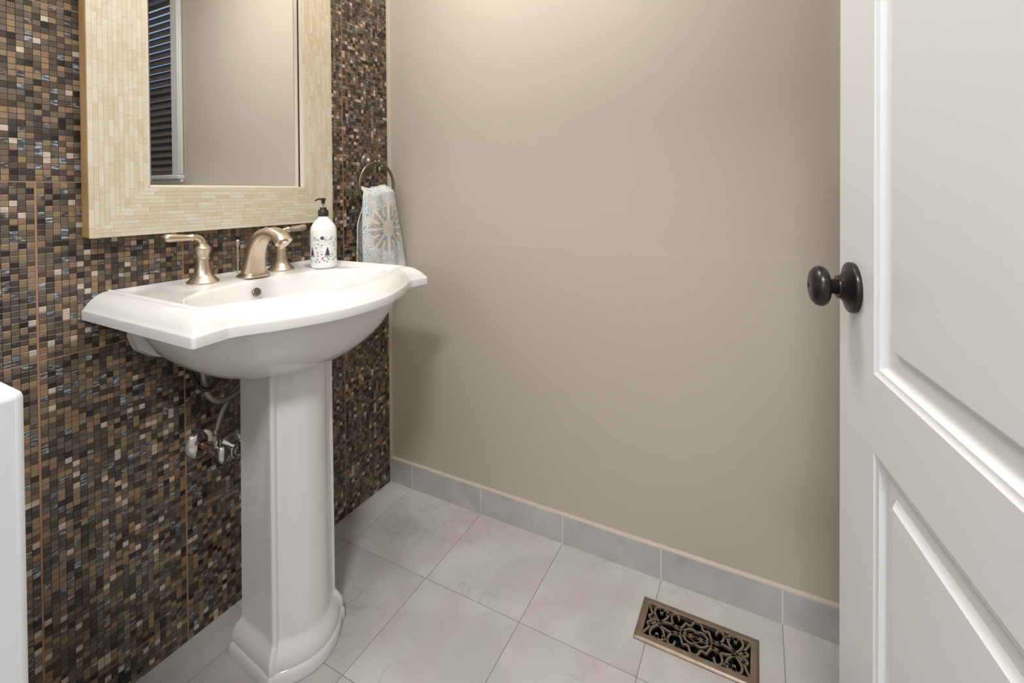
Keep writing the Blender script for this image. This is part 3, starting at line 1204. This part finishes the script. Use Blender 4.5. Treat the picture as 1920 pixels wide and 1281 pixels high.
def star(s, z, r, n=6):
    P = []
    for k in range(n // 2):
        a = math.pi * k / (n // 2) + 0.3
        c_, s_ = math.cos(a), math.sin(a)
        t = r * 0.22
        P.append([(s + c_ * r - s_ * t, z + s_ * r + c_ * t), (s - c_ * r - s_ * t, z - s_ * r + c_ * t), (s - c_ * r + s_ * t, z - s_ * r - c_ * t), (s + c_ * r + s_ * t, z + s_ * r - c_ * t)])
    return P


grey, olive, red = [], [], []
rr = random.Random(5)
spots = []
for _ in range(600):
    s, z = rr.uniform(-0.055, 0.055), rr.uniform(0.0205, 0.094)
    r = rr.choice([0.0012, 0.0018, 0.0030, 0.0030])
    if any(abs(s - q) < 0.0125 and 0.029 < z < 0.070 for q in (0.0105, -0.0350)):
        continue
    if any(math.hypot(s - q[0], z - q[1]) < r + q[2] + 0.0012 for q in spots):
        continue
    if math.hypot(s + 0.0035, z - 0.0895) < 0.009 or (abs(abs(s - -0.002) - 0.022) < 0.009 and z > 0.079):
        continue
    spots.append((s, z, r))
for s, z, r in spots:
    if r > 0.0025:
        grey += star(s, z, r, 8)
    elif rr.random() < 0.6:
        olive += star(s, z, r * 1.1, 4)
    else:
        grey += star(s, z, r, 4)
for sx, fl in ((-0.024, 1), (0.020, -1)):   # two little birds
    olive += [[(sx - 0.006 * fl, 0.084), (sx + 0.002 * fl, 0.0815), (sx + 0.007 * fl, 0.085), (sx + 0.003 * fl, 0.0872)],
              [(sx - 0.001 * fl, 0.0855), (sx + 0.003 * fl, 0.086), (sx - 0.004 * fl, 0.0945), (sx - 0.0055 * fl, 0.091)],
              [(sx - 0.006 * fl, 0.084), (sx - 0.0095 * fl, 0.0815), (sx - 0.009 * fl, 0.0845)]]
red += [[(-0.008, 0.0262), (-0.002, 0.0262), (-0.0005, 0.0295), (-0.0045, 0.031)], [(-0.0005, 0.0295), (0.0018, 0.0312), (-0.0015, 0.0322)]]
for tr_ in (tree(0.0105, 0.0310, 0.036, 0.0125), tree(-0.0350, 0.032, 0.036, 0.0115), tree(0.058, 0.032, 0.036, 0.0115)):
    decal('printed_tree', tr_, M['print_navy'])
decal('printed_flower', star(-0.0035, 0.0895, 0.0055, 10), M['print_navy'])
decal('printed_snowflakes', grey, M['print_grey'])
decal('printed_birds', olive, M['print_olive'])
decal('printed_fox', red, M['print_red'])

# ------------------------------------------------------------------ towel ring and towel
tr = empty('towel_ring', (-0.108, 0.0, 1.235))
tag(tr, 'dark pewter towel ring on the mosaic wall beside the corner', 'towel ring')
b = MB()
b.lathe([(0.0335, 0.0), (0.0335, 0.004), (0.0290, 0.006), (0.0272, 0.0085), (0.0235, 0.0105), (0.0232, 0.013), (0.0175, 0.016), (0.0115, 0.021), (0.0085, 0.030), (0.0080, 0.044)], 40, yax, True, False)
b.build('wall_plate', M['pewter'], tr, 40)
b = MB()
b.lathe([(0.0, -0.013), (0.0075, -0.013), (0.0095, -0.0095), (0.0072, -0.007), (0.0085, 0.0), (0.0072, 0.007), (0.0095, 0.0095), (0.0075, 0.013), (0.0, 0.013)], 24, Matrix.Translation((-0.006, -0.052, -0.003)) @ rot_to((1, 0, 0)), False, False)
b.build('post_head', M['pewter'], tr, 50)
RR, RY = 0.083, -0.060
rc = Vector((-0.006, RY + 0.004, -0.003 - RR))
b = MB()
b.tube([(rc.x + RR * math.sin(2 * math.pi * k / 64), rc.y, rc.z + RR * math.cos(2 * math.pi * k / 64)) for k in range(64)], 0.0052, 12, (0, 1, 0), 1.0, True)
b.build('ring', M['pewter'], tr, 60)


def towel_material():
    m = bpy.data.materials.new('medallion_print_cotton')
    m.use_nodes = True
    nt = m.node_tree
    bs = nt.nodes['Principled BSDF']
    bs.inputs['Roughness'].default_value = 0.9
    bs.inputs['Specular IOR Level'].default_value = 0.15
    tc = nt.nodes.new('ShaderNodeUVMap')
    sp_ = nt.nodes.new('ShaderNodeSeparateXYZ')
    nt.links.new(tc.outputs[0], sp_.inputs[0])

    def mth(op, a, b_=None, c=None):
        n = nt.nodes.new('ShaderNodeMath')
        n.operation = op
        for i, s in enumerate((a, b_, c)):
            if s is None:
                continue
            if isinstance(s, (int, float)):
                n.inputs[i].default_value = s
            else:
                nt.links.new(s, n.inputs[i])
        return n.outputs[0]

    def mix(a, bb, fac):
        x = nt.nodes.new('ShaderNodeMix')
        x.data_type = 'RGBA'
        nt.links.new(fac, x.inputs[0])
        for idx, s in ((6, a), (7, bb)):
            if isinstance(s, tuple):
                x.inputs[idx].default_value = s
            else:
                nt.links.new(s, x.inputs[idx])
        return x.outputs[2]

    def band(v, lo, hi, soft):
        a = nt.nodes.new('ShaderNodeMapRange')
        a.inputs[1].default_value = lo - soft
        a.inputs[2].default_value = lo + soft
        nt.links.new(v, a.inputs[0])
        c = nt.nodes.new('ShaderNodeMapRange')
        c.inputs[1].default_value = hi + soft
        c.inputs[2].default_value = hi - soft
        nt.links.new(v, c.inputs[0])
        return mth('MULTIPLY', a.outputs[0], c.outputs[0])
    x = mth('SUBTRACT', sp_.outputs[0], 0.0)
    y = mth('SUBTRACT', sp_.outputs[1], 0.0)
    r = mth('SQRT', mth('ADD', mth('MULTIPLY', x, x), mth('MULTIPLY', y, y)))
    th = mth('ARCTAN2', y, x)
    white, taupe, teal, sand, pale = lin(226, 226, 226), lin(178, 168, 158), lin(122, 152, 160), lin(196, 178, 148), lin(196, 202, 202)
    vor = nt.nodes.new('ShaderNodeTexVoronoi')
    vor.inputs['Scale'].default_value = 52
    nt.links.new(tc.outputs[0], vor.inputs['Vector'])
    nz = nt.nodes.new('ShaderNodeTexNoise')
    nz.inputs['Scale'].default_value = 30
    nt.links.new(tc.outputs[0], nz.inputs['Vector'])
    # small flowers over the field: rings around the cell centres
    fl = mth('SINE', mth('MULTIPLY', vor.outputs['Distance'], 34.0))
    flw = band(fl, 0.1, 2.0, 0.25)
    tealmask = band(nz.outputs['Fac'], 0.47, 2.0, 0.05)
    col_f = mix(sand, teal, tealmask)
    field = mix(white, col_f, mth('MULTIPLY', flw, 0.75))
    # medallion
    c8 = mth('COSINE', mth('MULTIPLY', th, 8.0))
    c16 = mth('COSINE', mth('MULTIPLY', th, 16.0))
    rim = mth('ADD', 0.080, mth('MULTIPLY', c8, 0.008))
    inside = mth('LESS_THAN', r, rim)
    lines = mth('ABSOLUTE', mth('SINE', mth('ADD', mth('MULTIPLY', r, 150.0), mth('MULTIPLY', c8, 1.5))))
    lm = band(lines, -1.0, 0.32, 0.15)
    spokes = band(c16, 0.55, 2.0, 0.25)
    med = mix(taupe, white, mth('MULTIPLY', spokes, 0.85))
    med = mix(med, pale, mth('MULTIPLY', lm, 0.7))
    leaf = mth('MULTIPLY', band(c8, -2.0, -0.72, 0.12), band(r, 0.030, 0.046, 0.003))
    med = mix(med, teal, leaf)
    med = mix(med, sand, band(r, -1.0, 0.011, 0.003))
    colr = mix(field, med, inside)
    edge_ = band(sp_.outputs[1], -0.125, 0.40, 0.008)
    colr = mix(white, colr, edge_)
    nt.links.new(colr, bs.inputs['Base Color'])
    wv = nt.nodes.new('ShaderNodeTexNoise')
    wv.inputs['Scale'].default_value = 600
    nt.links.new(tc.outputs[0], wv.inputs['Vector'])
    bp = nt.nodes.new('ShaderNodeBump')
    bp.inputs['Strength'].default_value = 0.25
    bp.inputs['Distance'].default_value = 0.001
    nt.links.new(wv.outputs['Fac'], bp.inputs['Height'])
    nt.links.new(bp.outputs[0], bs.inputs['Normal'])
    return m


tw = empty('hand_towel', (-0.11, -0.07, 0.85))
tag(tw, 'white hand towel with teal and sand medallion print hanging from the ring', 'towel')
tmat = towel_material()


def towel_layer(name, fx, zt, zb, yfun, nx=44, nz=60, uvoff=(0, 0), thick=0.0035):
    V, F, UV = [], [], []
    for j in range(nz + 1):
        t = j / nz
        for i in range(nx + 1):
            s = i / nx
            x, y, z = fx(s, t), yfun(s, t), zt(s) + (zb(s) - zt(s)) * t
            V.append((x + 0.11, y + 0.07, z - 0.85))
            UV.append((s, t))
    for j in range(nz):
        for i in range(nx):
            a = j * (nx + 1) + i
            F.append((a, a + 1, a + nx + 2, a + nx + 1))
    me = bpy.data.meshes.new(name)
    me.from_pydata(V, [], F)
    uvl = me.uv_layers.new(name='UVMap')
    for p in me.polygons:
        p.use_smooth = True
        for li in p.loop_indices:
            vi = me.loops[li].vertex_index
            vx = V[vi]
            uvl.data[li].uv = (vx[0] - uvoff[0], vx[2] - uvoff[1])
    me.update()
    o = link(name, me, tmat, tw)
    md = o.modifiers.new('thickness', 'SOLIDIFY')
    md.thickness = thick
    md.offset = 0
    return o


def front_x(s, t):
    xl = -0.204 - 0.004 * math.sin(t * 3)
    xr = -0.058 + 0.055 * t ** 0.8 - 0.0
    sh = 0.012 * (1 - sm(t / 0.12))
    return (xl + sh) + (xr - sh - xl) * s - 0.0


def front_y(s, t):
    # the top rolls back over the ring, then the cloth falls with soft folds
    roll = (1 - sm(t / 0.075))
    fold = 0.0055 * math.sin(s * 8.2 + 0.7) * (0.45 + 0.55 * t) + 0.0032 * math.sin(s * 15 + 2 * t)
    edge_l = 0.014 * (1 - sm(s / 0.10))
    edge_r = 0.020 * (1 - sm((1 - s) / 0.12)) * (1 - 0.6 * t)
    return -0.096 + 0.034 * roll - 0.002 * t + fold + edge_l + edge_r


def zt_front(s):
    return 1.147 - 0.010 * math.sin(math.pi * min(1, s * 1.6)) * (1 if s < 0.62 else 0) + 0.004 * s


towel_layer('front_layer', front_x, zt_front, lambda s: 0.855 - 0.016 * s, front_y, uvoff=(0.004, 0.146))


def back_x(s, t):
    xl = -0.160 - 0.042 * sm(t / 0.5) - 0.006 * t
    xr = -0.050 + 0.030 * t
    return xl + (xr - xl) * s


def back_y(s, t):
    return -0.046 + 0.004 * math.sin(s * 9) - 0.020 * (1 - sm(t / 0.07)) - 0.012 * (1 - sm(s / 0.1)) * (1 - sm((0.3 - t) / 0.2)) * 0.5


towel_layer('back_layer', back_x, lambda s: 1.144 - 0.012 * (1 - sm(s / 0.15)), lambda s: 0.866, back_y, uvoff=(-0.05, 0.02))

# ------------------------------------------------------------------ floor register
vr = empty('floor_register', ((VX0 + VX1) / 2, (VY0 + VY1) / 2, 0.0))
tag(vr, 'antique brass scrollwork floor register near the baseboard', 'vent')
HLX, HLY = (VX1 - VX0) / 2, (VY1 - VY0) / 2
b = MB()
rs = []
for o_, z in [(0.0, 0.0003), (0.0, 0.0025), (0.003, 0.0060), (0.006, 0.0072), (0.016, 0.0074), (0.0185, 0.0064), (0.0185, -0.004)]:
    rs.append([(-HLX + o_, -HLY + o_, z), (HLX - o_, -HLY + o_, z), (HLX - o_, HLY - o_, z), (-HLX + o_, HLY - o_, z)])
b.rings(rs, False, False)
b.build('frame', M['register'], vr, 30)
# scrollwork: U runs along the length, Vv across
LU, LV = HLY - 0.0180, HLX - 0.0180
gr = MB()


def ribbon(pts, w=0.0021, closed=False):
    w *= 1.22
    pts = [Vector((p[0] * LU, p[1] * LV, 0)) for p in pts]
    n = len(pts)
    Lr, Rr = [], []
    for i, p in enumerate(pts):
        if closed:
            t = pts[(i + 1) % n] - pts[i - 1]
        else:
            t = pts[min(i + 1, n - 1)] - pts[max(i - 1, 0)]
        t.normalize()
        nn = Vector((-t.y, t.x, 0)) * w
        Lr.append(p + nn)
        Rr.append(p - nn)
    rs_ = []
    for l_, r_ in zip(Lr, Rr):
        rs_.append([(l_.y, l_.x, 0.0054), (r_.y, r_.x, 0.0054), (r_.y, r_.x, 0.0004), (l_.y, l_.x, 0.0004)])
    if closed:
        rs_.append(rs_[0])
        gr.rings(rs_, False, False)
    else:
        gr.rings(rs_)


def cr(pts, n=5, closed=False):
    return [(p.x, p.y) for p in catmull([(a, c, 0) for a, c in pts], n, closed)]


for su in (1, -1):
    for sv in (1, -1):
        q = lambda L_: [(su * a, sv * c) for a, c in L_]
        # long strap from the corner to the middle
        ribbon(q(cr([(-1.0, -1.0), (-0.93, -0.62), (-0.86, -0.25), (-0.76, 0.02), (-0.62, 0.18), (-0.48, 0.26), (-0.34, 0.20), (-0.22, 0.06), (-0.10, -0.06), (0.0, -0.16)])))
        # heart with its notch towards the edge
        ribbon(q(cr([(-0.72, -0.78), (-0.76, -0.95), (-0.83, -0.92), (-0.86, -0.66), (-0.82, -0.38), (-0.72, -0.10), (-0.62, -0.38), (-0.58, -0.66), (-0.61, -0.92), (-0.68, -0.95)], 5, True)), 0.0020, True)
        ribbon(q([(-0.72, -1.0), (-0.72, -0.62)]), 0.0030)
        # second scroll
        ribbon(q(cr([(-0.36, -0.66), (-0.39, -0.92), (-0.46, -0.96), (-0.51, -0.74), (-0.48, -0.40), (-0.40, -0.16), (-0.31, -0.22), (-0.25, -0.46)])), 0.0020)
        # stepped bracket by the centre
        ribbon(q(cr([(-0.25, -0.46), (-0.22, -0.66), (-0.17, -0.60), (-0.11, -0.64), (-0.07, -0.90), (0.0, -0.98)], 4)), 0.0020)
        ribbon(q(cr([(-0.62, -0.66), (-0.56, -0.80), (-0.51, -0.74)], 4)), 0.0018)
        # leaf of the centre
        ribbon(q(cr([(-0.30, 0.12), (-0.20, -0.26), (-0.10, -0.42), (0.0, -0.36)])), 0.0019)
        # small lobes at the short end
        ribbon(q(cr([(-0.84, -0.02), (-0.92, -0.10), (-0.95, -0.24), (-0.90, -0.34), (-0.84, -0.24)])), 0.0019)
ribbon(cr([(-0.06, 0.0), (0.0, -0.2), (0.06, 0.0), (0.0, 0.2)], 5, True), 0.0022, True)
ribbon([(0.0, -0.36), (0.0, -0.16)], 0.0026)
ribbon([(0.0, 0.36), (0.0, 0.16)], 0.0026)
gr.build('scroll_grille', M['register'], vr)
b = MB()
b.box(-HLX + 0.0165, HLX - 0.0165, -HLY + 0.0165, HLY - 0.0165, -0.13, -0.128)
b.box(-HLX + 0.0162, -HLX + 0.0175, -HLY + 0.0165, HLY - 0.0165, -0.13, -0.001)
b.box(HLX - 0.0175, HLX - 0.0162, -HLY + 0.0165, HLY - 0.0165, -0.13, -0.001)
b.box(-HLX + 0.0165, HLX - 0.0165, -HLY + 0.0162, -HLY + 0.0175, -0.13, -0.001)
b.box(-HLX + 0.0165, HLX - 0.0165, HLY - 0.0175, HLY - 0.0162, -0.13, -0.001)
b.build('duct_boot', M['duct'], vr)
for k in range(7):
    b = MB()
    y = -HLY + 0.03 + k * (2 * HLY - 0.06) / 6
    b.add([(-HLX + 0.018, y - 0.012, -0.018), (HLX - 0.018, y - 0.012, -0.018), (HLX - 0.018, y + 0.012, -0.034), (-HLX + 0.018, y + 0.012, -0.034),
           (-HLX + 0.018, y - 0.012, -0.0165), (HLX - 0.018, y - 0.012, -0.0165), (HLX - 0.018, y + 0.012, -0.0325), (-HLX + 0.018, y + 0.012, -0.0325)],
          [(0, 3, 2, 1), (4, 5, 6, 7), (0, 1, 5, 4), (1, 2, 6, 5), (2, 3, 7, 6), (3, 0, 4, 7)])
    b.build('louver', M['louver'], vr)

# ------------------------------------------------------------------ lamps above the frame
vl = empty('vanity_light', (XC, 0.0, 2.13))
tag(vl, 'nickel vanity light with three glass shades above the mirror', 'lamp')
b = MB()
b.box(-0.24, 0.24, -0.022, -0.0005, -0.035, 0.035)
bevel(b.build('back_plate', M['nickel'], vl), 0.006, 3)
for dx in (-0.19, 0.0, 0.19):
    b = MB()
    b.tube(catmull([(dx, -0.02, 0), (dx, -0.07, 0.012), (dx, -0.105, 0.005), (dx, -0.115, -0.02)], 5), 0.007, 12)
    b.build('arm', M['nickel'], vl, 60)
    b = MB()
    b.lathe([(0.030, -0.125), (0.044, -0.118), (0.046, -0.10), (0.046, 0.02), (0.043, 0.026), (0.020, 0.028)], 28, Matrix.Translation((dx, -0.115, 0)), False, False)
    b.build('shade', M['glow'], vl, 60)
    b = MB()
    b.lathe([(0.008, -0.138), (0.030, -0.132), (0.034, -0.122), (0.030, -0.119)], 28, Matrix.Translation((dx, -0.115, 0)))
    b.build('light_block_cap', M['nickel'], vl, 40)  # opaque cap added to hold the shade's downward light off the sink
for nm, lab, loc, r, g in (('fill_ceiling_light', 'unseen round ceiling light added to fill the small bathroom', (-0.60, -0.65, ZC), 0.19, 'glow'), ('hall_ceiling_light', 'round flush ceiling light in the hallway', (-1.90, -1.30, ZC), 0.13, 'glow_cool')):  # the bathroom one is an unseen lamp added for fill
    t = empty(nm, loc)
    tag(t, lab, 'lamp')
    b = MB()
    b.lathe([(r + 0.012, 0.0), (r + 0.012, -0.018), (r, -0.02)], 32, None, True, False)
    b.build('base_ring', M['nickel'], t, 40)
    b = MB()
    b.lathe([(r, -0.015), (r * 0.93, -0.034), (r * 0.6, -0.040), (0.01, -0.042)], 32, None, False, True)
    b.build('diffuser', M[g], t, 60)
